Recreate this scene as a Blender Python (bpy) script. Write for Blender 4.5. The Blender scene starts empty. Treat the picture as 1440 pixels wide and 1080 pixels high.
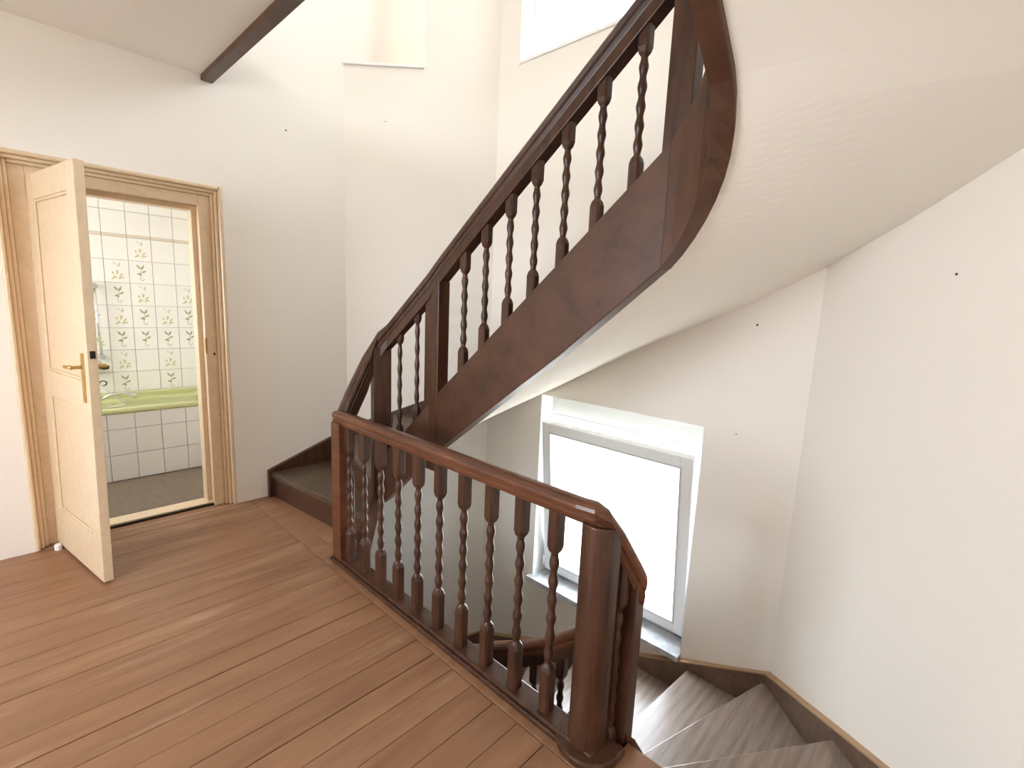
import bpy, bmesh, math, random
from mathutils import Vector, Matrix
random.seed(7)
S = bpy.context.scene
COL = S.collection

# ------------------------------------------------------------------ camera
F_PX, PITCH, ROLL, YAW, EYE = 682.62, math.radians(9.0785), math.radians(2.4685), math.radians(43.1), 1.45
fw = Vector((math.cos(YAW)*math.cos(PITCH), math.sin(YAW)*math.cos(PITCH), -math.sin(PITCH)))
rt0 = Vector((math.sin(YAW), -math.cos(YAW), 0))
up0 = rt0.cross(fw)
rt = math.cos(ROLL)*rt0 + math.sin(ROLL)*up0
up = math.cos(ROLL)*up0 - math.sin(ROLL)*rt0
cd = bpy.data.cameras.new('camera'); cam = bpy.data.objects.new('camera', cd); COL.objects.link(cam)
cam.matrix_world = Matrix(((rt.x, up.x, -fw.x, 0), (rt.y, up.y, -fw.y, 0), (rt.z, up.z, -fw.z, EYE), (0, 0, 0, 1)))
cd.sensor_width = 36; cd.sensor_fit = 'HORIZONTAL'; cd.lens = F_PX/1440*36; cd.clip_start = .02
S.camera = cam

# ------------------------------------------------------------------ light
W = bpy.data.worlds.new('daylight'); S.world = W; W.use_nodes = True
bg = W.node_tree.nodes['Background']; bg.inputs[0].default_value = (.84, .915, 1, 1); bg.inputs[1].default_value = 8.5
S.view_settings.view_transform = 'Standard'; S.view_settings.look = 'None'
S.view_settings.gamma = 1; S.view_settings.use_curve_mapping = False
S.view_settings.exposure = 1.12
try:
    S.cycles.max_bounces = 14; S.cycles.diffuse_bounces = 10; S.cycles.sample_clamp_indirect = 8
except Exception: pass

def portal(loc, direction, w, h):
    l = bpy.data.lights.new('daylight_portal', 'AREA'); l.shape = 'RECTANGLE'; l.size = w; l.size_y = h
    l.cycles.is_portal = True
    o = bpy.data.objects.new('daylight_portal', l); COL.objects.link(o); o.location = loc
    d = Vector(direction); o.rotation_euler = d.to_track_quat('-Z', 'Y').to_euler()
portal((2.98, 1.63, .1), (-1, 0, 0), 1.22, 1.5)
portal((2.98, 1.92, 3.75), (-1, 0, 0), 1.4, 1.25)
portal((-2.8, 1.54, 1.575), (1, 0, 0), 1.75, 1.4)
portal((-2.8, 1.64, 4.275), (1, 0, 0), 1.45, 1.1)
portal((-.75, 4.4, 1.6), (1, 0, 0), .85, 1.05)

# ------------------------------------------------------------------ materials
def nodes(name):
    m = bpy.data.materials.new(name); m.use_nodes = True
    nt = m.node_tree; return m, nt, nt.nodes['Principled BSDF']
def plain(name, col, rough=.6, metal=0, bump=0, bscale=60, var=0, spec=.5):
    m, nt, b = nodes(name)
    b.inputs['Base Color'].default_value = (*col, 1); b.inputs['Roughness'].default_value = rough
    b.inputs['Metallic'].default_value = metal; b.inputs['Specular IOR Level'].default_value = spec
    if bump or var:
        tc = nt.nodes.new('ShaderNodeTexCoord'); n = nt.nodes.new('ShaderNodeTexNoise')
        n.inputs['Scale'].default_value = bscale; n.inputs['Detail'].default_value = 4
        nt.links.new(tc.outputs['Object'], n.inputs['Vector'])
        if bump:
            bp = nt.nodes.new('ShaderNodeBump'); bp.inputs['Strength'].default_value = bump; bp.inputs['Distance'].default_value = .004
            nt.links.new(n.outputs[0], bp.inputs['Height']); nt.links.new(bp.outputs[0], b.inputs['Normal'])
        if var:
            r = nt.nodes.new('ShaderNodeValToRGB')
            r.color_ramp.elements[0].color = (*[c*(1-var) for c in col], 1); r.color_ramp.elements[1].color = (*[min(1, c*(1+var)) for c in col], 1)
            r.color_ramp.elements[0].position = .35; r.color_ramp.elements[1].position = .65
            nt.links.new(n.outputs[0], r.inputs[0]); nt.links.new(r.outputs[0], b.inputs['Base Color'])
    return m
def wood(name, dark, light, rough, stretch, scale=6, worn=None, bump=.15, coords='Object', ring=0, spec=.5, pos=(.3, .7)):
    """grain = noise stretched along one axis; 'worn' adds pale scuffed streaks"""
    m, nt, b = nodes(name)
    tc = nt.nodes.new('ShaderNodeTexCoord'); mp = nt.nodes.new('ShaderNodeMapping')
    mp.inputs['Scale'].default_value = stretch
    oi = nt.nodes.new('ShaderNodeObjectInfo'); mul = nt.nodes.new('ShaderNodeMath'); mul.operation = 'MULTIPLY'; mul.inputs[1].default_value = 37
    nt.links.new(oi.outputs['Random'], mul.inputs[0])
    nt.links.new(tc.outputs[coords], mp.inputs['Vector'])
    n = nt.nodes.new('ShaderNodeTexNoise'); n.noise_dimensions = '4D'
    n.inputs['Scale'].default_value = scale; n.inputs['Detail'].default_value = 8; n.inputs['Roughness'].default_value = .65
    nt.links.new(mp.outputs[0], n.inputs['Vector']); nt.links.new(mul.outputs[0], n.inputs['W'])
    r = nt.nodes.new('ShaderNodeValToRGB')
    r.color_ramp.elements[0].color = (*dark, 1); r.color_ramp.elements[1].color = (*light, 1)
    r.color_ramp.elements[0].position = pos[0]; r.color_ramp.elements[1].position = pos[1]
    fac = n.outputs[0]
    if ring:
        wv = nt.nodes.new('ShaderNodeTexWave'); wv.wave_type = 'RINGS'; wv.rings_direction = 'Z'
        wv.inputs['Scale'].default_value = ring; wv.inputs['Distortion'].default_value = 5; wv.inputs['Detail'].default_value = 3
        wv.inputs['Detail Scale'].default_value = 1.2
        nt.links.new(mp.outputs[0], wv.inputs['Vector'])
        mx = nt.nodes.new('ShaderNodeMath'); mx.operation = 'MULTIPLY_ADD'; mx.inputs[1].default_value = .16
        sb = nt.nodes.new('ShaderNodeMath'); sb.operation = 'SUBTRACT'; sb.inputs[1].default_value = .08
        nt.links.new(n.outputs[0], sb.inputs[0]); nt.links.new(wv.outputs[1], mx.inputs[0]); nt.links.new(sb.outputs[0], mx.inputs[2])
        fac = mx.outputs[0]
    nt.links.new(fac, r.inputs[0])
    out = r.outputs[0]
    if worn:
        n2 = nt.nodes.new('ShaderNodeTexNoise'); n2.noise_dimensions = '4D'; n2.inputs['Scale'].default_value = 2.2
        n2.inputs['Detail'].default_value = 10; n2.inputs['Roughness'].default_value = .72
        nt.links.new(mp.outputs[0], n2.inputs['Vector']); nt.links.new(mul.outputs[0], n2.inputs['W'])
        r2 = nt.nodes.new('ShaderNodeValToRGB'); r2.color_ramp.elements[0].position = .56; r2.color_ramp.elements[1].position = .72
        r2.color_ramp.elements[1].color = (.8, .8, .8, 1)
        nt.links.new(n2.outputs[0], r2.inputs[0])
        mix = nt.nodes.new('ShaderNodeMix'); mix.data_type = 'RGBA'; mix.inputs[7].default_value = (*worn, 1)
        nt.links.new(r2.outputs[0], mix.inputs[0]); nt.links.new(out, mix.inputs[6]); out = mix.outputs[2]
    nt.links.new(out, b.inputs['Base Color'])
    b.inputs['Roughness'].default_value = rough; b.inputs['Specular IOR Level'].default_value = spec
    bp = nt.nodes.new('ShaderNodeBump'); bp.inputs['Strength'].default_value = bump; bp.inputs['Distance'].default_value = .002
    nt.links.new(fac, bp.inputs['Height']); nt.links.new(bp.outputs[0], b.inputs['Normal'])
    return m
def glass(name):
    m, nt, b = nodes(name); nt.nodes.remove(b)
    o = nt.nodes['Material Output']; t = nt.nodes.new('ShaderNodeBsdfTransparent'); g = nt.nodes.new('ShaderNodeBsdfGlossy')
    t.inputs[0].default_value = (.97, .98, .98, 1); g.inputs['Roughness'].default_value = .02
    mx = nt.nodes.new('ShaderNodeMixShader'); mx.inputs[0].default_value = .04
    nt.links.new(t.outputs[0], mx.inputs[1]); nt.links.new(g.outputs[0], mx.inputs[2])
    nt.links.new(mx.outputs[0], o.inputs[0]); return m

PLASTER = plain('cream_plaster', (.87, .825, .76), .85, bump=.12, bscale=45, spec=.2)
CEIL = plain('ceiling_plaster', (.86, .83, .78), .9, bump=.12, bscale=45, spec=.2)
WHITE = plain('white_paint', (.86, .86, .85), .5)
PVC = plain('white_window_plastic', (.85, .86, .86), .3)
GREYBOX = plain('grey_white_shutter_box', (.70, .72, .70), .5)
CREAMWOOD = plain('cream_door_paint', (.76, .60, .41), .38, bump=.05, bscale=30, var=.04)
DARKWOOD = wood('dark_stained_wood', (.030, .0115, .006), (.100, .043, .024), .34, (3, 3, .5), 9, bump=.12, spec=.5)
STRINGWOOD = wood('stair_string_wood', (.050, .021, .011), (.112, .050, .028), .42, (1.5, 1.5, 1.5), 5, bump=.08, spec=.45)
RAILWOOD = wood('handrail_wood', (.065, .022, .010), (.19, .070, .033), .30, (2, .6, 3), 9, bump=.08, spec=.5)
TREADWOOD = wood('worn_oak_tread', (.15, .11, .088), (.34, .265, .22), .30, (1.1, 13, 1), 4, bump=.06, ring=.5, spec=.6, pos=(.2, .7))
UPTREAD = wood('brown_painted_tread', (.05, .032, .018), (.12, .082, .05), .45, (1, 1, 1), 5, bump=.1)
PLANK = wood('brown_painted_plank', (.215, .105, .053), (.36, .190, .103), .42, (.5, 3.4, 1), 3.4, worn=(.47, .31, .20), bump=.12, spec=.45)
SUB = plain('dark_gap_and_shadow', (.02, .011, .007), .8)
TILE = plain('white_glazed_tile', (.80, .79, .77), .16, var=.02, bscale=3)
GROUT = plain('grey_grout', (.42, .40, .40), .9)
BEIGETILE = plain('beige_border_tile', (.66, .58, .50), .25)
LEAF1 = plain('printed_olive_leaf', (.30, .33, .20), .3)
LEAF2 = plain('printed_yellow_leaf', (.50, .47, .24), .3)
TUB = plain('pale_green_enamel', (.52, .53, .27), .12)
CHROME = plain('chrome', (.75, .76, .78), .12, 1)
BLACK = plain('black_plastic', (.02, .02, .02), .4)
BRASS = plain('aged_brass', (.62, .42, .14), .3, 1)
BATHFLOOR = plain('brown_bathroom_lino', (.17, .125, .085), .45, bump=.1, bscale=25, var=.15)
STONE = plain('grey_blue_marble_sill', (.50, .52, .55), .22, bscale=9, var=.28)
GLASS = glass('window_glass')
HOLE = plain('drill_hole', (.08, .06, .05), .9)
LEAFG = plain('garden_leaf', (.10, .19, .05), .6, var=.3, bscale=8)
GRAVEL = plain('pale_gravel_ground', (.45, .42, .36), .9, var=.2, bscale=5)

# ------------------------------------------------------------------ mesh helpers
class MB:
    def __init__(s): s.v = []; s.f = []
    def add(s, vs, fs):
        k = len(s.v); s.v += [tuple(v) for v in vs]; s.f += [tuple(i+k for i in f) for f in fs]; return s
    def box(s, x0, x1, y0, y1, z0, z1):
        return s.add([(x, y, z) for z in (z0, z1) for y in (y0, y1) for x in (x0, x1)],
                     [(0, 2, 3, 1), (4, 5, 7, 6), (0, 1, 5, 4), (2, 6, 7, 3), (0, 4, 6, 2), (1, 3, 7, 5)])
    def prism(s, poly, z0, z1):
        n = len(poly); a = sum(poly[i][0]*poly[(i+1) % n][1]-poly[(i+1) % n][0]*poly[i][1] for i in range(n))
        if a < 0: poly = poly[::-1]
        return s.add([(x, y, z0) for x, y in poly]+[(x, y, z1) for x, y in poly],
                     [tuple(range(n))[::-1], tuple(range(n, 2*n))]+[(i, (i+1) % n, n+(i+1) % n, n+i) for i in range(n)])
    def rings(s, rings, closed_ends=True):
        n = len(rings[0]); vs = [p for r in rings for p in r]; fs = []
        for j in range(len(rings)-1):
            for i in range(n): fs.append((j*n+i, j*n+(i+1) % n, (j+1)*n+(i+1) % n, (j+1)*n+i))
        if closed_ends: fs += [tuple(range(n))[::-1], tuple(range((len(rings)-1)*n, len(rings)*n))]
        return s.add(vs, fs)
    def sweep(s, path, prof):
        """prof = [(lateral, vertical)], kept upright and mitred in plan"""
        path = [Vector(p) for p in path]; rs = []
        for i, p in enumerate(path):
            a = path[i]-path[i-1] if i else path[1]-path[0]
            b = path[i+1]-path[i] if i < len(path)-1 else a
            a = Vector((a.x, a.y)).normalized(); b = Vector((b.x, b.y)).normalized()
            t = (a+b).normalized(); c = max(.4, t.dot(a)); l = Vector((t.y, -t.x))/c
            q = []
            for e in (path[i]-path[i-1] if i else None, path[i+1]-path[i] if i < len(path)-1 else None):
                if e is not None: q.append(min(1.9, e.length/max(1e-6, math.hypot(e.x, e.y))))
            k = sum(q)/len(q)
            rs.append([(p.x+l.x*u, p.y+l.y*u, p.z+w*k) for u, w in prof])
        return s.rings(rs)
    def strip(s, rows, t):
        """rows (x, y, zbottom, ztop): a board of thickness t following the plan path"""
        rs = []
        P = [Vector((r[0], r[1])) for r in rows]
        for i, r in enumerate(rows):
            a = (P[i]-P[i-1] if i else P[1]-P[0]).normalized(); b = (P[i+1]-P[i] if i < len(P)-1 else a).normalized()
            d = (a+b).normalized(); c = max(.4, d.dot(a)); l = Vector((d.y, -d.x))/c*t/2
            rs.append([(P[i].x-l.x, P[i].y-l.y, r[2]), (P[i].x+l.x, P[i].y+l.y, r[2]), (P[i].x+l.x, P[i].y+l.y, r[3]), (P[i].x-l.x, P[i].y-l.y, r[3])])
        return s.rings(rs)
    def tube(s, path, r, n=8):
        path = [Vector(p) for p in path]; rs = []; ref = Vector((0.3, 0.2, 1))
        for i, p in enumerate(path):
            t = ((path[i+1] if i < len(path)-1 else p)-(path[i-1] if i else p)).normalized()
            u = t.cross(ref); u = (u if u.length > .05 else t.cross(Vector((1, 0, 0)))).normalized(); v = t.cross(u)
            rr = r[i] if isinstance(r, (list, tuple)) else r
            rs.append([p+u*math.cos(a)*rr+v*math.sin(a)*rr for a in [k*2*math.pi/n for k in range(n)]])
        return s.rings(rs)
    def mesh(s, name, mat, smooth=False):
        m = bpy.data.meshes.new(name); m.from_pydata(s.v, [], s.f); m.materials.append(mat)
        bm = bmesh.new(); bm.from_mesh(m); bmesh.ops.recalc_face_normals(bm, faces=bm.faces); bm.to_mesh(m); bm.free()
        if smooth:
            for p in m.polygons: p.use_smooth = True
        m.update(); return m
    def build(s, name, mat, parent=None, bevel=0, smooth=False, segs=2):
        o = bpy.data.objects.new(name, s.mesh(name, mat, smooth)); COL.objects.link(o); o.parent = parent
        if bevel:
            b = o.modifiers.new('bevel', 'BEVEL'); b.width = bevel; b.segments = segs; b.limit_method = 'ANGLE'; b.angle_limit = .6
        return o
def inst(name, mesh, loc=(0, 0, 0), parent=None, rz=0, scale=None, bevel=0):
    o = bpy.data.objects.new(name, mesh); COL.objects.link(o); o.location = loc; o.rotation_euler.z = rz; o.parent = parent
    if scale: o.scale = scale
    if bevel:
        b = o.modifiers.new('bevel', 'BEVEL'); b.width = bevel; b.segments = 2; b.limit_method = 'ANGLE'
    return o
def tag(o, label, cat, group=None):
    o['label'] = label; o['category'] = cat
    if group: o['group'] = group
    return o
def struct(o, label, cat):
    o['kind'] = 'structure'; return tag(o, label, cat)
def empty(name, loc=(0, 0, 0), rz=0):
    o = bpy.data.objects.new(name, None); COL.objects.link(o); o.location = loc; o.rotation_euler.z = rz; o.empty_display_size = .1; return o
def bx(*a): return MB().box(*a)

def wall(name, p0, p1, z0, z1, holes=(), th=.14, mat=PLASTER, e0=.12, e1=.12, label='', out=None):
    """vertical wall, interior face on p0->p1, thickness to the right of that direction, rectangular holes (s0,s1,z0,z1)"""
    p0 = Vector(p0); p1 = Vector(p1); d = (p1-p0); L = d.length; d.normalize(); n = Vector((d.y, -d.x))*(out or 1)
    ss = sorted(set([-e0, L+e1]+[v for h in holes for v in h[:2]])); zs = sorted(set([z0, z1]+[v for h in holes for v in h[2:]]))
    mb = MB()
    for i in range(len(ss)-1):
        for j in range(len(zs)-1):
            a, b, c, e = ss[i], ss[i+1], zs[j], zs[j+1]
            if any(a >= h[0]-1e-6 and b <= h[1]+1e-6 and c >= h[2]-1e-6 and e <= h[3]+1e-6 for h in holes): continue
            q = [p0+d*a, p0+d*b, p0+d*b+n*th, p0+d*a+n*th]
            mb.prism([(v.x, v.y) for v in q], c, e)
    return struct(mb.build(name, mat), label, 'wall')

# ------------------------------------------------------------------ the room shell
YD, XB = 3.59, 2.703                      # door wall plane, window wall plane
CA, CB, CC, CDp = (1.90, YD), (XB, 2.787), (XB, .54), (1.90, -.263)
ZL, ZT = -2.5, 5.4
XR = -2.6
YR = CDp[1]
OUT = -1
def xl(x): return x-XR
WL = wall('wall_left', (XR, YD), CA, ZL, ZT, [(xl(.045), xl(1.06), 0, 2.115)], th=.17, e0=.2, e1=0, out=-1, label='tall cream plaster wall around the bathroom door')
WA = wall('wall_chamfer_left', CA, CB, ZL, ZT, [(-.12, .588, 3.15, 4.6)], out=-1, e0=.12, e1=.1, label='narrow angled cream wall with a recess and ledge above the stairs')
WB = wall('wall_back', CB, CC, ZL, ZT, [(CB[1]-2.225, CB[1]-1.023, -.62, .825), (.20, CB[1]-1.25, 3.155, 4.35)], th=.26, out=-1, e0=.05, e1=.05, label='cream stairwell wall that holds both windows')
WC = wall('wall_chamfer_right', CC, CDp, ZL, ZT, out=-1, e0=.05, e1=.05, label='angled bare cream wall rising beside the descending oak steps')
WR = wall('wall_right', CDp, (XR, YR), ZL, ZT, out=-1, e0=.0, e1=.2, label='cream side wall beside the start of the descending stairs')
WZ = wall('wall_rear', (XR, YR), (XR, YD), ZL, ZT, [(.95, 2.65, .9, 2.25), (1.2, 2.6, 3.75, 4.8)], out=-1, e0=.1, e1=.1, label='cream wall at the rear of the landing with openings added for fill light')  # both openings are unseen, added to let fill light in from behind
nb = MB().box(1.90, 2.78, YD, YD+.12, 3.02, 4.7).box(2.66, 2.78, 3.10, YD, 3.02, 4.7)
for a, b in ((3.02, 3.15), (4.6, 4.7)): nb.prism([(1.90, 3.60), (2.34, 3.16), (2.67, 3.10), (2.67, 3.6)], a, b)
struct(nb.build('wall_niche', PLASTER), 'pale recess cut into the angled wall above the ledge', 'wall recess')
q = .012
struct(MB().prism([(1.90-q, YD-q), (2.314-q, 3.176-q), (2.33, 3.19), (1.916, 3.604)], 3.132, 3.152).build('trim_1', WHITE, None, .005), 'thin white ledge edge under the wall recess', 'ledge')
struct(bx(XR, 1.0, .63, YD, 2.745, 2.94).box(XR, .48, YR, .63, 2.745, 2.94).build('ceiling', CEIL), 'off-white landing ceiling ending at a brown edge board', 'ceiling')
struct(bx(.975, 1.04, .63, YD, 2.715, 2.985).build('trim_2', STRINGWOOD, None, .004), 'dark brown board along the ceiling edge of the upper floor', 'edge board')
struct(bx(XR-.2, XB+.3, YR-.2, YD+.2, ZT, ZT+.15).build('ceiling_upper', CEIL), 'white ceiling high above the stairwell', 'ceiling')
struct(bx(XR-.2, XB+.3, YR-.2, YD+.2, ZL-.1, ZL).build('floor_lower', UPTREAD), 'floor of the storey below the stairs', 'floor')

gr = MB()
for a, b, c, d in ((-30, XR-.4, -30, 30), (XB+.5, 30, -30, 30), (XR-.4, XB+.5, -30, YR-.5), (XR-.4, XB+.5, 5.6, 30)): gr.box(a, b, c, d, -3.3, -3.2)
struct(gr.build('ground_outdoor', GRAVEL), 'pale gravel ground outside the house', 'ground')
# floor: dark base with every plank its own board
FL = MB().box(XR, 1.19, YR, YD+.02, -.22, -.028).box(1.19, 1.40, 2.50, YD, -.22, -.028).box(1.19, 1.36, YR, .70, -.22, -.028).box(.05, 1.06, YD, 3.68, -.22, -.028).build('floor', SUB)
struct(FL, 'worn brown painted plank floor of the landing', 'floor')
PW = .1195; y = YR; k = 0
pm = {}
offs = [0]
y0 = 1.932-PW*math.ceil((1.932-YR)/PW)
while y0 < YD-.002:
    a = max(y0, YR); b = min(y0+PW, YD)
    if b-a > .01:
        cuts = [XR]
        xc = XR+random.uniform(.5, 1.6)
        if xc < -.3: cuts.append(xc)
        cuts.append(1.148)
        for i in range(len(cuts)-1):
            dz = random.uniform(-.0014, .0008); g = random.choice((.0012, .002, .003, .0045))
            bx(cuts[i]+.0008, cuts[i+1]-.001, a+g/2, b-g/2, -.028, dz).build('plank', PLANK, FL, .0016, segs=1)
    y0 += PW
for (a, b, c, d) in [(1.150, 1.200, .60, 2.47), (1.150, 1.262, 2.473, YD), (1.264, 1.395, 2.505, YD), (1.150, 1.25, YR, .597), (1.252, 1.36, YR, .66), (.05, 1.055, YD+.001, 3.665)]:
    bx(a, b, c, d, -.028, .0005).build('plank', PLANK, FL, .0016, segs=1)

# ------------------------------------------------------------------ stairs
def table(rows):
    """rows (x, y, z) -> f(z) giving the plan point, and the rows between two z"""
    rows = sorted(rows, key=lambda r: r[2])
    def f(z):
        for i in range(len(rows)-1):
            a, b = rows[i], rows[i+1]
            if z <= b[2] or i == len(rows)-2:
                t = (z-a[2])/(b[2]-a[2]); return (a[0]+(b[0]-a[0])*t, a[1]+(b[1]-a[1])*t)
    def between(z0, z1): return [f(z0)]+[(r[0], r[1]) for r in rows if z0 < r[2] < z1]+[f(z1)]
    return f, between
ARC = [(1.38+.22*math.cos(t), .80-.22*math.sin(t)) for t in [math.radians(a) for a in range(0, 91, 10)]]
inU = [(1.36, 2.45, .09), (1.42, 2.45, .185), (1.50, 2.44, .47), (1.6, 2.05, .892), (1.6, .80, 1.955)]
inU += [(x, yy, 1.955+.47*(i+1)/9) for i, (x, yy) in enumerate(ARC[1:])] + [(1.24, .578, 2.543), (.60, .578, 2.98)]
XI = 1.6
outU = [(1.20, YD, .14), (1.268, YD, .17), (1.305, YD, .185), (1.785, YD, .355), (1.90, YD, .41), (2.112, 3.378, .515), (2.371, 3.119, .66), (XB, 2.787, .845), (XB, 2.24, 1.07), (XB, 1.469, 1.479), (XB, .845, 1.774), (XB, .54, 1.945),
        (2.355, .192, 2.105), (2.132, -.031, 2.225), (1.90, YR, 2.345), (.45, YR, 2.98)]
fiU, biU = table(inU); foU, boU = table(outU)
RU = .185
UP = empty('staircase', (1.35, 3.0, 0))
struct(UP, 'dark brown winding staircase climbing along the stairwell walls to the upper floor', 'staircase')
UP.matrix_world = Matrix.Translation((0, 0, 0)); UP.location = (0, 0, 0)
TH = .066
def flight(root, fi, bi, fo, bo, levels, rise, tmat, rmat):
    for z in levels:
        lo, hi = z-.011, z+rise
        ip = bi(lo, hi+.01); op = bo(lo, hi+.01)
        MB().prism(ip+op[::-1], z-.038, z).build('tread', tmat, root, .006)
        a, b = Vector(fi(z)), Vector(fo(z)); d = (b-a).normalized(); n = Vector((d.y, -d.x))*.01
        a = a+d*.01; b = b-d*.005
        MB().prism([tuple(a-n), tuple(b-n), tuple(b+n), tuple(a+n)], z-rise+.001, z-.038).build('riser', rmat, root)
flight(UP, fiU, biU, foU, boU, [RU*i for i in range(1, 16)], RU, UPTREAD, DARKWOOD)
# inner string: the deep board facing the well
def zbot(x, y, z):
    if x < 1.597 and y > 2: return z-.25
    if y >= .80: return z-(.262+.095*min(1, (2.05-y)/.75)) + .02*max(0, 1-abs(y-1.45)/.6)
    return z-.365
rows = []
def dens(tab, n=6):
    out = []
    for i in range(len(tab)-1):
        a, b = tab[i], tab[i+1]; m = n if math.dist(a[:2], b[:2]) > .25 else 1
        for j in range(m): t = j/m; out.append(tuple(a[c]+(b[c]-a[c])*t for c in range(3)))
    return out+[tab[-1]]
for seg_name, seg in (('string_board', [r for r in inU if r[2] <= .893]), ('string_board', [r for r in inU if .89 <= r[2] <= 1.956]), ('string_board', [r for r in inU if r[2] >= 1.95])):
    rr = dens(seg); MB().strip([(x, yy, max(zbot(x, yy, z), -.02) if z < .3 else zbot(x, yy, z), z+.05) for x, yy, z in rr], TH).build(seg_name, STRINGWOOD, UP, .004)
# wall string
rr = []
def inset(pt, k):
    x, yy = pt; c = Vector((1.3, 1.66)); return x, yy
ws = [(x, yy, z) for x, yy, z in outU if z >= .165]
MB().strip([(x, yy, z-.20 if z > .5 else max(z-.3, -.02), z+.028) for x, yy, z in ws], .07).build('wall_string', DARKWOOD, UP, .003)
# plastered soffit
ST = 140; rs = []
zz_ = [.42+(2.94-.42)*i/ST for i in range(ST+1)]
ab = [(Vector(fiU(z)), Vector(foU(z))) for z in zz_]
sa_ = [zbot(a.x, a.y, z)+.022 for (a, b), z in zip(ab, zz_)]; sb_ = [z-.25 for z in zz_]
def smooth(v, k): return [sum(v[max(0, min(ST, i+d))]*(k+1-abs(d)) for d in range(-k, k+1))/(k+1)**2 if k < i < ST-k else v[i] for i in range(ST+1)]
sa_ = smooth(smooth(sa_, 9), 9)
for (a, b), sa, sb in zip(ab, sa_, sb_):
    row = []
    for j in range(13):
        t = j/12; p = a.lerp(b, t); row.append((p.x, p.y, sa+(sb-sa)*t))
    rs.append(row+[(p[0], p[1], p[2]+.03) for p in row[::-1]])
MB().rings(rs).build('soffit', PLASTER, UP, smooth=False)
for p in UP.children[-1].data.polygons: p.use_smooth = abs(p.normal.z) > .3
# the flight going down
inD = [(1.36, .66, .0), (1.47, .66, -.165), (1.59, .70, -.33), (XI, .86, -.495), (XI, 1.04, -.66), (XI, 2.05, -1.50), (1.5, 2.44, -1.95), (1.3, 2.45, -2.2)]
outD = [(1.40, YR, 0), (1.90, YR, -.15), (2.32, .157, -.33), (XB, .54, -.497), (XB, .94, -.66), (XB, 2.787, -1.44), (1.90, YD, -1.85), (1.2, YD, -2.2)]
fiD, biD = table(inD); foD, boD = table(outD)
LOWSTRING = wood('worn_brown_string', (.10, .058, .036), (.20, .125, .082), .4, (1.5, 1.5, 2), 5, bump=.08)
DN = empty('staircase')
struct(DN, 'worn oak winder staircase descending past the window', 'staircase')
flight(DN, fiD, biD, foD, boD, [-.165*i for i in range(1, 13)], .165, TREADWOOD, DARKWOOD)
MB().strip([(x, yy, z-.3, z+.03) for x, yy, z in dens([r for r in inD])], .05).build('string_board', STRINGWOOD, DN, .003)
MB().strip([(x, yy, z-.25, z+.06) for x, yy, z in outD], .056).build('wall_string', LOWSTRING, DN, .003)
MB().strip([(x, yy, z+.06, z+.068) for x, yy, z in outD], .07).build('string_cap', plain('pale_oak_edge', (.42, .27, .15), .5), DN)

# ------------------------------------------------------------------ balusters
def baluster_mesh(L, w=.047, tb=.215, bb=.245, waves=6):
    rings = []
    def sq(z, h, c):   # square with chamfered corners -> 16 points
        pts = []
        for k in range(16):
            a = (k+.5)*2*math.pi/16; x, y = math.cos(a), math.sin(a); m = max(abs(x), abs(y)); r = 1/m
            r = min(r, 1.30); pts.append((x*h*r, y*h*r, z))
        return pts
    def ci(z, r): return [(math.cos((k+.5)*math.pi/8)*r, math.sin((k+.5)*math.pi/8)*r, z) for k in range(16)]
    h = w/2
    zb, zt = L*bb, L*(1-tb)
    rings += [sq(0, h, 0), sq(zb-.028, h, 0), sq(zb-.012, h*.80, 0), ci(zb, h*.53)]
    n = waves*6
    for i in range(1, n):
        t = i/n; rings.append(ci(zb+(zt-zb)*t, h*(.64-.13*math.cos(t*waves*2*math.pi))))
    rings += [ci(zt, h*.53), sq(zt+.012, h*.80, 0), sq(zt+.028, h, 0), sq(L, h, 0)]
    mb = MB().rings(rings)
    m = mb.mesh('baluster', DARKWOOD)
    for p in m.polygons:
        zz = [m.vertices[i].co.z for i in p.vertices]
        p.use_smooth = min(zz) >= zb-.001 and max(zz) <= zt+.001
    return m
RAILP = [(-.033, -.040), (-.030, -.052), (-.026, -.060), (.026, -.060), (.030, -.052), (.033, -.040), (.028, -.034), (.034, -.027), (.037, -.014), (.033, -.004), (.022, .003), (.008, .006), (-.008, .006), (-.022, .003), (-.033, -.004), (-.037, -.014), (-.034, -.027), (-.028, -.034)]

# landing balustrade
XL = 1.235
LB = empty('balustrade')
tag(LB, 'reddish brown wooden balustrade standing along the edge of the landing floor', 'balustrade')
MB().sweep([(XL, 2.435, .850), (XL, .83, .850), (1.243, .778, .850), (1.268, .748, .828), (1.31, .722, .758), (1.375, .695, .645), (1.395, .688, .61)], RAILP).build('handrail', RAILWOOD, LB, smooth=False)
bx(XL-.042, XL+.042, .70, 2.445, 0, .036).build('base_rail', DARKWOOD, LB, .006)
bx(XL-.055, XL-.042, .70, 2.45, 0, .022).build('base_moulding', DARKWOOD, LB, .006)
bx(XL-.045, XL+.045, 2.345, 2.432, .030, .800).build('newel_post', RAILWOOD, LB, .004)
nw = MB(); prof = []
for a in range(0, 181, 15):
    t = math.radians(a); prof.append((1.245-.058*math.sin(t)*1.0, .757-.060*math.cos(t)))
prof = [(1.272, .697)]+prof+[(1.272, .817)]
nw.prism(prof, .0, .80); nw.v = [(x, yy, z if z < .5 else .80-max(0, x-1.24)*1.9) for x, yy, z in nw.v]
nw.build('newel_post', DARKWOOD, LB, .003)
foot = [(1.31, .640)]+[(1.25-.098*math.sin(math.radians(a)), .752-.112*math.cos(math.radians(a))) for a in range(0, 181, 15)]+[(1.31, .864)]
MB().prism(foot, 0, .030).build('newel_plinth', DARKWOOD, LB, .008)
bm_l = baluster_mesh(.762)
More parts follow.
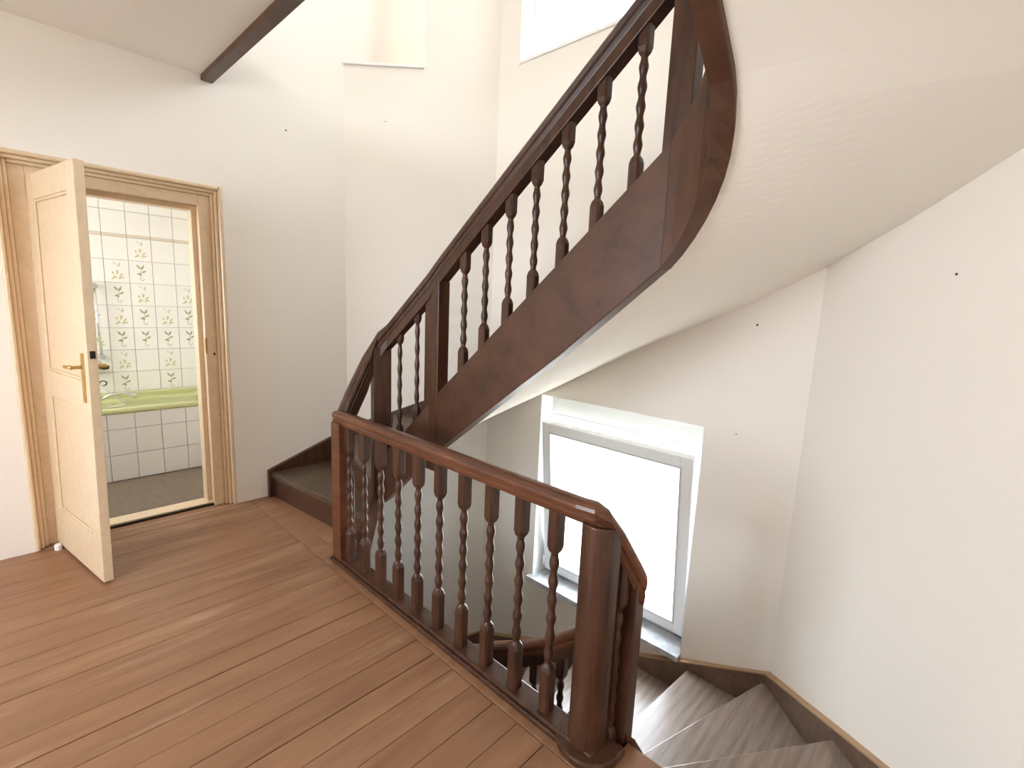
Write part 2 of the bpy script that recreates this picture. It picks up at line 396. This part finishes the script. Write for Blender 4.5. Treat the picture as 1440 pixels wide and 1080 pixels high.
for yy in (2.318, 2.163, 2.008, 1.853, 1.698, 1.543, 1.388, 1.233, 1.078, .923):
    inst('baluster', bm_l, (XL, yy, .034), LB)
bm_s = baluster_mesh(.80)
inst('baluster', bm_s, (1.322, .716, -.14), LB)
bx(1.347, 1.407, .67, .73, -.45, .60).build('newel_post', DARKWOOD, LB, .004)
MB().strip([(1.29, .735, -.2, .06), (1.40, .725, -.34, -.12)], .05).build('string_end', DARKWOOD, LB, .004)

# balustrade of the rising flight
UB = empty('balustrade')
tag(UB, 'dark brown wooden balustrade climbing on the rising staircase string', 'balustrade')
rp = [(XL+.01, 2.425, .850), (1.30, 2.435, .955), (1.40, 2.445, 1.13), (1.48, 2.44, 1.265), (1.515, 2.37, 1.32), (1.585, 2.09, 1.60), (1.60, 2.00, 1.69), (XI, 1.80, 1.845), (XI, .965, 2.495), (XI, .80, 2.625)]
rp += [(x, yy, 2.625+.46*(i+1)/9) for i, (x, yy) in enumerate(ARC[1:])]+[(.70, .578, 3.62)]
MB().sweep(rp, RAILP).build('handrail', DARKWOOD, UB)
RUP = [(-.030, -.10), (.030, -.10), (.030, -.058), (-.030, -.058)]
MB().sweep(rp[1:10], RUP).build('under_rail', DARKWOOD, UB, .003)
def post(x, y, z0, z1, w, d, rz=0):
    inst('newel_post', bx(-w/2, w/2, -d/2, d/2, z0, z1).mesh('newel_post', DARKWOOD), (x, y, 0), UB, rz, bevel=.004)
post(1.492, 2.425, .30, 1.19, .10, .07, math.radians(-15))
post(1.598, 2.055, .55, 1.56, .072, .115)
post(1.60, .79, 1.95, 2.60, .062, .09)
def zr(y): # underside of the rail on the straight run
    return 2.495-(y-.965)*.7784-.085
for yy in (1.842, 1.696, 1.547, 1.402, 1.252, 1.098, .944):
    zn = .892+(2.05-yy)*.8504+.03; L = zr(yy)-zn
    inst('baluster', baluster_mesh(L, .044, .21, .23, 5), (XI, yy, zn), UB)
for x, yy, zt, zn in ((1.535, 2.30, 1.335, .62), (1.565, 2.18, 1.455, .75)):
    inst('baluster', baluster_mesh(zt-zn, .036, .17, .20, 5), (x, yy, zn), UB, math.radians(15))

# balustrade of the descending flight
DB = empty('balustrade')
tag(DB, 'dark wooden balustrade descending the worn oak steps below the landing', 'balustrade')
dp = [(1.40, .71, .60), (1.50, .755, .47), (1.575, .85, .30), (XI, .95, .195), (XI, 1.06, .10), (XI, 1.20, -.02), (XI, 1.33, -.115), (XI, 1.57, -.255), (XI, 2.05, -.60)]
MB().sweep(dp, RAILP).build('handrail', RAILWOOD, DB)
MB().sweep([(x, yy, z-.06) for x, yy, z in dp[1:]], [(-.028, -.05), (.028, -.05), (.028, .002), (-.028, .002)]).build('under_rail', DARKWOOD, DB, .003)
def interp(tab, key, val, out):
    for a, b in zip(tab, tab[1:]):
        if min(a[key], b[key]) <= val <= max(a[key], b[key]): return a[out]+(b[out]-a[out])*(val-a[key])/(b[key]-a[key])
for yy in (.97, 1.12, 1.27, 1.42, 1.57, 1.72, 1.87):
    zt = interp(dp, 1, yy, 2)-.09; zn = interp(inD[3:6], 1, yy, 2)+.02
    inst('baluster', baluster_mesh(zt-zn, .044), (XI, yy, zn), DB)

# ------------------------------------------------------------------ bathroom door and frame
DF = empty('trim_3', (0, 0, 0)); struct(DF, 'cream moulded door frame around the bathroom doorway', 'door frame')
xo0, xo1, zo = .045, 1.06, 2.115
def arch(i0, i1, y0, y1, name, bev=.006):   # an inverted U of boards between inset i0 and i1
    MB().box(xo0+i0, xo0+i1, y0, y1, 0, zo-i0).build(name+'_jamb', CREAMWOOD, DF, bev)
    MB().box(xo1-i1, xo1-i0, y0, y1, 0, zo-i0).build(name+'_jamb', CREAMWOOD, DF, bev)
    MB().box(xo0+i1, xo1-i1, y0, y1, zo-i1, zo-i0).build(name+'_head', CREAMWOOD, DF, bev)
arch(0, .022, 3.575, 3.70, 'outer_moulding', .01)
arch(.022, .040, 3.605, 3.70, 'bead', .006)
arch(.040, .058, 3.625, 3.70, 'bead', .006)
arch(.058, .122, 3.645, 3.70, 'casing', .004)
arch(.112, .150, 3.70, 3.79, 'lining', .003)
bx(.10, 1.0, 3.675, 3.79, .001, .022).build('threshold', CREAMWOOD, DF, .004)
bx(.10, 1.0, 3.660, 3.6755, .0006, .013).build('threshold_shadow', SUB, DF)  # dark strip stands in for the shadow below the threshold front
bx(xo1-.124, xo1-.112, 3.642, 3.65, 1.06, 1.16).build('strike_plate', BRASS, DF)
bx(xo1-.080, xo1-.071, 3.641, 3.647, 1.045, 1.062).build('nail', SUB, DF)

hx, hy = .155, 3.655; ang = math.atan2(2.955-hy, .280-hx); LW = .712
D = empty('door_1', (hx, hy, .012), ang); D.rotation_euler = (math.radians(-.9), 0, ang); struct(D, 'cream panelled bathroom door standing open on its hinges', 'door')
# local: x along the leaf, y+ = away from the visible face (visible face is y = -thickness side after rotation)
T = .040
def dloc(mb, name, mat, par=D, bev=.003): return mb.build(name, mat, par, bev)
H = 1.995
st, rl = .105, .11
dloc(bx(0, st, -T/2, T/2, 0, H), 'stile', CREAMWOOD); dloc(bx(LW-st, LW, -T/2, T/2, 0, H), 'stile', CREAMWOOD)
for z0, z1 in ((0, .22), (.87, 1.0), (H-.125, H)): dloc(bx(st, LW-st, -T/2, T/2, z0, z1), 'rail', CREAMWOOD)
for z0, z1 in ((.22, .87), (1.0, H-.125)):
    p = dloc(bx(st-.002, LW-st+.002, -.008, .008, z0, z1), 'panel', CREAMWOOD)
    for sy in (-1, 1):
        a, b = sorted((sy*.008, sy*.017)); m = MB()
        m.box(st, st+.014, a, b, z0, z1).box(LW-st-.014, LW-st, a, b, z0, z1).box(st+.014, LW-st-.014, a, b, z0, z0+.014).box(st+.014, LW-st-.014, a, b, z1-.014, z1)
        m.build('panel_moulding', CREAMWOOD, p, .004)
for sy in (-1, 1):
    a, b = sorted((sy*T/2, sy*(T/2+.006)))
    pl = bx(LW-.075, LW-.045, a, b, .90, 1.135).build('handle_plate', BRASS, D, .005)
    c = sy*(T/2+.045)
    MB().tube([(LW-.06, sy*T/2, 1.07), (LW-.06, c, 1.07)], .008).build('spindle', BRASS, pl)
    MB().tube([(LW-.055, c, 1.07), (LW-.09, c, 1.070), (LW-.14, c, 1.066), (LW-.175, c+sy*-.006, 1.064)], [.009, .009, .0075, .007]).build('lever', BRASS, pl, smooth=True)
bx(LW, LW+.006, -.010, .010, 1.115, 1.150).build('lock_bolt', SUB, D)
bx(LW-.001, LW+.001, -.011, .011, .98, 1.20).build('lock_face', CREAMWOOD, D)
for z in (.25, 1.72): MB().tube([(-.006, -T/2-.004, z-.05), (-.006, -T/2-.004, z+.05)], .008).build('hinge', BRASS, D)
tag(MB().tube([(.135, 3.545, 0), (.135, 3.545, .028), (.135, 3.545, .034)], [.017, .017, .012], 14).build('door_stop', WHITE), 'small white stub on the floor at the hinge side of the door', 'door stop')

# ------------------------------------------------------------------ bathroom
BY0, BY1, BX0, BX1 = 3.79, 5.30, -.60, 1.42
struct(bx(BX0-.1, BX1+.1, 3.68, BY1+.1, -.2, .0).build('floor_bathroom', BATHFLOOR), 'brown bathroom floor beyond the doorway', 'floor')
struct(bx(BX0-.1, BX1+.1, 3.76, BY1+.1, 2.45, 2.55).build('ceiling_bathroom', CEIL), 'white bathroom ceiling beyond the doorway', 'ceiling')
struct(bx(BX1, BX1+.1, 3.76, BY1, 0, 2.45).build('wall_bathroom_right', PLASTER), 'bathroom side wall at the foot of the bath', 'wall')
wall('wall_bathroom_left', (BX0, 3.76), (BX0, BY1), 0, 2.45, [(.24, 1.04, 1.1, 2.1)], th=.1, e0=0, e1=0, out=-1, label='bathroom side wall with a window opening')
TW = struct(bx(BX0-.1, BX1+.1, BY1, BY1+.1, 0, 2.45).build('wall_bathroom_back', GROUT), 'white tiled bathroom wall with printed olive leaf sprigs', 'wall')
tw, thh, xt0 = .1655, .1895, .49
ztop = 2.097
tile = bx(-tw/2+.0018, tw/2-.0018, -.010, 0, -thh/2+.0018, thh/2-.0018).mesh('tile', TILE)
def leafpoly(mb, x, z, a, L, w):
    d = (math.cos(a), math.sin(a)); n = (-d[1], d[0]); pts = []
    for t, k in ((0, 0), (.25, .8), (.5, 1), (.8, .5), (1, 0)): pts.append((t, k))
    vs = [(x+d[0]*L*t+n[0]*w*k, z+d[1]*L*t+n[1]*w*k) for t, k in pts]+[(x+d[0]*L*t-n[0]*w*k, z+d[1]*L*t-n[1]*w*k) for t, k in pts[3:0:-1]]
    n_ = len(vs); mb.add([(p[0], -.0106, p[1]) for p in vs]+[(p[0], -.0098, p[1]) for p in vs], [tuple(range(n_)), tuple(range(n_, 2*n_))[::-1]]+[(i, (i+1) % n_, n_+(i+1) % n_, n_+i) for i in range(n_)])
def stem(mb, pts, w=.0022):
    for (a, b), (c, d) in zip(pts, pts[1:]): leafpoly(mb, a, b, math.atan2(d-b, c-a), math.dist((a, b), (c, d))*1.15, w)
R = math.radians
mU = MB(); stem(mU, [(-.03, .085), (.0, .062), (.018, .045), (.022, .078)]); stem(mU, [(.022, .078), (.03, .06), (.015, .04)])
mU2 = MB()
for x, z, a, L in ((-.045, -.07, 20, .035), (-.02, -.06, 200, .03), (-.005, -.03, 60, .045), (.01, -.02, 110, .04), (.02, -.045, 40, .045), (.0, -.06, 150, .04), (.02, -.075, 80, .035), (.03, -.055, 0, .03), (-.03, -.03, 100, .03)): leafpoly(mU2, x, z, R(a), L, .0075)
mL = MB(); stem(mL, [(.0, .06), (.002, .02), (.006, -.01), (-.004, -.035), (-.012, -.055), (.0, -.072), (.02, -.07), (.022, -.055)], .003)
for x, z, a, L in ((-.004, .03, 128, .055), (.004, .025, 62, .055), (.006, .0, 25, .045), (.004, -.005, 200, .045), (-.004, -.03, 120, .02)): leafpoly(mL, x, z, R(a), L, .0085)
meshU, meshU2, meshL = mU.mesh('sprig', LEAF1), mU2.mesh('sprig', LEAF2), mL.mesh('sprig', LEAF1)
decor = {(2, 1): 'U', (2, 2): 'L', (2, 3): 'U', (2, 4): 'L', (2, 5): 'L', (1, 2): 'U', (1, 3): 'L', (1, 4): 'U', (1, 5): 'L', (1, 6): 'U', (1, 7): 'L',
         (3, 4): 'U', (3, 5): 'L', (3, 6): 'U', (3, 7): 'L', (4, 3): 'U', (4, 4): 'L', (4, 5): 'L', (0, 4): 'L', (0, 5): 'U', (0, 6): 'U'}
for c in range(-6, 6):
    for r in range(-2, 9):
        zc = ztop-thh*(r+.5)-(.022 if r >= 1 else 0)
        x0 = xt0+tw*(c+.5)
        if x0+tw/2 > BX1 or x0-tw/2 < BX0: continue
        if c < -1 and r > 8: continue
        t = inst('tile', tile, (x0, BY1, zc), TW)
        k = decor.get((c, r))
        if k == 'U': inst('sprig', meshU, (0, 0, 0), t, scale=(.82, 1, .9)); inst('sprig', meshU2, (0, 0, 0), t, scale=(.82, 1, .9))
        if k == 'L': inst('sprig', meshL, (0, 0, 0), t, scale=(.82, 1, .92))
band = bx(-tw/2+.001, tw/2-.001, -.016, 0, -.011, .011).mesh('border_tile', BEIGETILE)
for c in range(-6, 6):
    x0 = xt0+tw*(c+.5)
    if x0+tw/2 <= BX1 and x0-tw/2 >= BX0: inst('border_tile', band, (x0, BY1, ztop-thh-.011), TW)

BT = empty('bathtub'); tag(BT, 'pale green built-in bathtub with white tiled front', 'bathtub')
TY, TZ = 4.59, .565
# tub shell: rim ring then an inner basin
def rrect(x0, x1, y0, y1, r, z, n=5):
    pts = []
    for cx, cy, a0 in ((x1-r, y1-r, 0), (x0+r, y1-r, 90), (x0+r, y0+r, 180), (x1-r, y0+r, 270)):
        for k in range(n+1): a = R(a0+90*k/n); pts.append((cx+r*math.cos(a), cy+r*math.sin(a), z))
    return pts
x0, x1 = -.38, BX1
MB().rings([rrect(x0, x1, TY-.012, BY1-.012, .012, .525), rrect(x0, x1, TY-.016, BY1-.012, .014, .535), rrect(x0, x1, TY-.012, BY1-.012, .014, TZ-.004), rrect(x0+.006, x1-.006, TY-.004, BY1-.02, .02, TZ),
            rrect(x0+.075, x1-.075, TY+.055, BY1-.07, .12, TZ), rrect(x0+.095, x1-.10, TY+.07, BY1-.085, .12, TZ-.03), rrect(x0+.20, x1-.17, TY+.13, BY1-.14, .12, .20), rrect(x0+.26, x1-.24, TY+.18, BY1-.19, .12, .165)]).build('tub_basin', TUB, BT, smooth=True)
bx(x0, x1, BY1-.085, BY1-.012, TZ-.03, TZ+.012).build('rear_rim', TUB, BT, .01)
bx(x0, x1, TY, TY+.05, .0, .53).build('apron', GROUT, BT)
zt = .527
for c in range(-6, 6):
    xa = .508+.1665*c
    if xa+.1665 > x1+.05 or xa < x0: continue
    for z0, z1 in ((.004, .205), (.205, .405), (.405, .527)):
        bx(xa+.0018, min(xa+.1665, x1)-.0018, TY-.009, TY+.001, z0+.0018, z1-.0018).build('apron_tile', TILE, BT, .002)
SR = empty('shower_rail'); tag(SR, 'chrome shower riser rail fixed to the white bathroom tiles', 'shower rail')
MB().tube([(.575, BY1-.07, 1.49), (.585, BY1-.07, .87)], .011, 10).build('rod', CHROME, SR, smooth=True)
for xx, zz in ((.575, 1.47), (.585, .89)):
    MB().tube([(xx, BY1-.012, zz), (xx, BY1-.055, zz), (xx, BY1-.095, zz)], [.028, .020, .022], 12).build('bracket', CHROME, SR)
MB().tube([(.50, BY1-.075, 1.475), (.58, BY1-.08, 1.485)], .010).build('holder_arm', CHROME, SR)
MX = empty('bath_mixer'); tag(MX, 'chrome bath mixer with dark knob above the green bathtub', 'tap')
MB().tube([(.36, BY1-.07, .80), (.60, BY1-.07, .80)], .022, 12).build('body', CHROME, MX, smooth=True)
MB().tube([(.56, BY1-.075, .805), (.60, BY1-.075, .805), (.625, BY1-.075, .80)], [.020, .024, .014], 10).build('knob', BLACK, MX)
for xx in (.42, .54): MB().tube([(xx, BY1-.012, .80), (xx, BY1-.06, .80)], [.03, .018], 12).build('rosette', CHROME, MX)
MB().tube([(.48, BY1-.08, .79), (.48, BY1-.16, .77), (.48, BY1-.20, .74)], .013, 10).build('spout', CHROME, MX, smooth=True)
ring = [(.575+.022*math.cos(a), BY1-.10, .672+.020*math.sin(a)) for a in [k*2*math.pi/14 for k in range(15)]]
MB().tube(ring+[ring[1]], .005, 6).build('diverter_ring', BLACK, MX)
HS = empty('hand_shower'); tag(HS, 'chrome hand shower and hose lying in the green bathtub', 'hand shower')
MB().tube([(.50, 4.80, .60), (.56, 4.80, .635), (.64, 4.79, .645), (.70, 4.78, .63), (.725, 4.78, .61)], [.010, .011, .012, .016, .020], 10).build('handle', CHROME, HS, smooth=True)
hp = [(.49, BY1-.11, .75), (.53, 5.05, .70), (.57, 4.92, .645), (.62, 4.80, .59), (.66, 4.72, .57), (.62, 4.66, .573), (.52, 4.62, .575), (.42, 4.63, .58)]
MB().tube(hp, .0065, 8).build('hose', CHROME, HS, smooth=True)

# ------------------------------------------------------------------ lower window
W1 = empty('window_1'); struct(W1, 'white plastic window tilted open in the stairwell wall', 'window')
wy0, wy1, wz0, wz1 = 1.023, 2.225, -.60, .825
XF = 2.855
def frame(mb, x0, x1, y0, y1, z0, z1, w):
    return mb.box(x0, x1, y0, y0+w, z0, z1).box(x0, x1, y1-w, y1, z0, z1).box(x0, x1, y0+w, y1-w, z0, z0+w).box(x0, x1, y0+w, y1-w, z1-w, z1)
bx(XF-.015, XF+.10, wy0, wy1, .675, wz1).build('shutter_box', GREYBOX, W1, .003)
frame(MB(), XF, XF+.065, wy0, wy1, wz0, .675, .055).build('window_frame', PVC, W1, .004)
frame(MB(), XF-.012, XF, wy0+.015, wy1-.015, wz0+.01, .665, .012).build('frame_bead', PVC, W1, .002)
# reveals painted white
MB().box(XB-.001, XF, wy1-.002, wy1+.001, wz0, wz1).build('reveal_lining', WHITE, W1)
MB().box(XB-.001, XF, wy0-.001, wy0+.006, wz0, wz1).build('reveal_lining', WHITE, W1)
sash = empty('sash', (XF+.004, 0, wz0+.045)); sash.parent = W1
sash.rotation_euler.y = math.radians(-6.3)
sy0, sy1, sh = wy0+.035, wy1-.035, 1.20
frame(MB(), -.055, .01, sy0, sy1, 0, sh, .078).build('sash_frame', PVC, sash, .006)
bx(-.028, -.010, sy0+.074, sy1-.074, .074, sh-.074).build('pane', GLASS, sash)
frame(MB(), -.058, -.052, sy0+.066, sy1-.066, .066, sh-.066, .012).build('glazing_bead', plain('grey_gasket', (.60, .61, .62), .6), sash)
for yy in (sy0-.004, sy1-.012): bx(-.07, -.05, yy, yy+.016, .03, .11).build('hinge', PVC, sash, .003)
bx(XB-.045, XF+.01, wy0+.0, wy1+.03, wz0-.035, wz0).build('window_sill', STONE, W1, .004)
# upper window
W2 = empty('window_2'); struct(W2, 'white barred window high in the stairwell wall above the balustrade', 'window')
uy0, uy1, uz0, uz1 = 1.25, CB[1]-.20, 3.155, 4.35
frame(MB(), 2.84, 2.90, uy0, uy1, uz0, uz1, .055).build('window_frame', PVC, W2, .004)
bx(2.845, 2.895, 1.87, 1.97, uz0+.055, uz1-.055).build('mullion', PVC, W2, .004)
bars = []
for zz in (3.47, 3.78, 4.09): bx(2.858, 2.876, uy0+.055, uy1-.055, zz-.010, zz+.010).build('glazing_bar', PVC, W2)
for yy in (2.24, 1.59): bx(2.857, 2.877, yy-.010, yy+.010, uz0+.055, uz1-.055).build('glazing_bar', PVC, W2)
for a, b in ((uy0+.05, 1.875), (1.965, uy1-.05)): bx(2.865, 2.869, a, b, uz0+.05, uz1-.05).build('pane', GLASS, W2)
bx(XB-.012, 2.85, uy0, uy1, uz0-.02, uz0+.002).build('window_sill', WHITE, W2, .003)

# drill marks in the plaster
def mark(par, p, n, r=.006):
    n = Vector(n).normalized(); p = Vector(p); MB().tube([p-n*.004, p+n*.0012], [r, r*.8], 8).build('drill_hole', HOLE, par)
mark(WL, (1.474, YD, 2.569), (0, -1, 0), .007); mark(WB, (XB, .815, 1.409), (-1, 0, 0), .007); mark(WB, (XB, .855, .82), (-1, 0, 0), .004)
mark(WC, (2.232, .069, 1.62), (-1, 1, 0), .006); mark(WA, (2.115, 3.375, 2.76), (-1, -1, 0), .005)
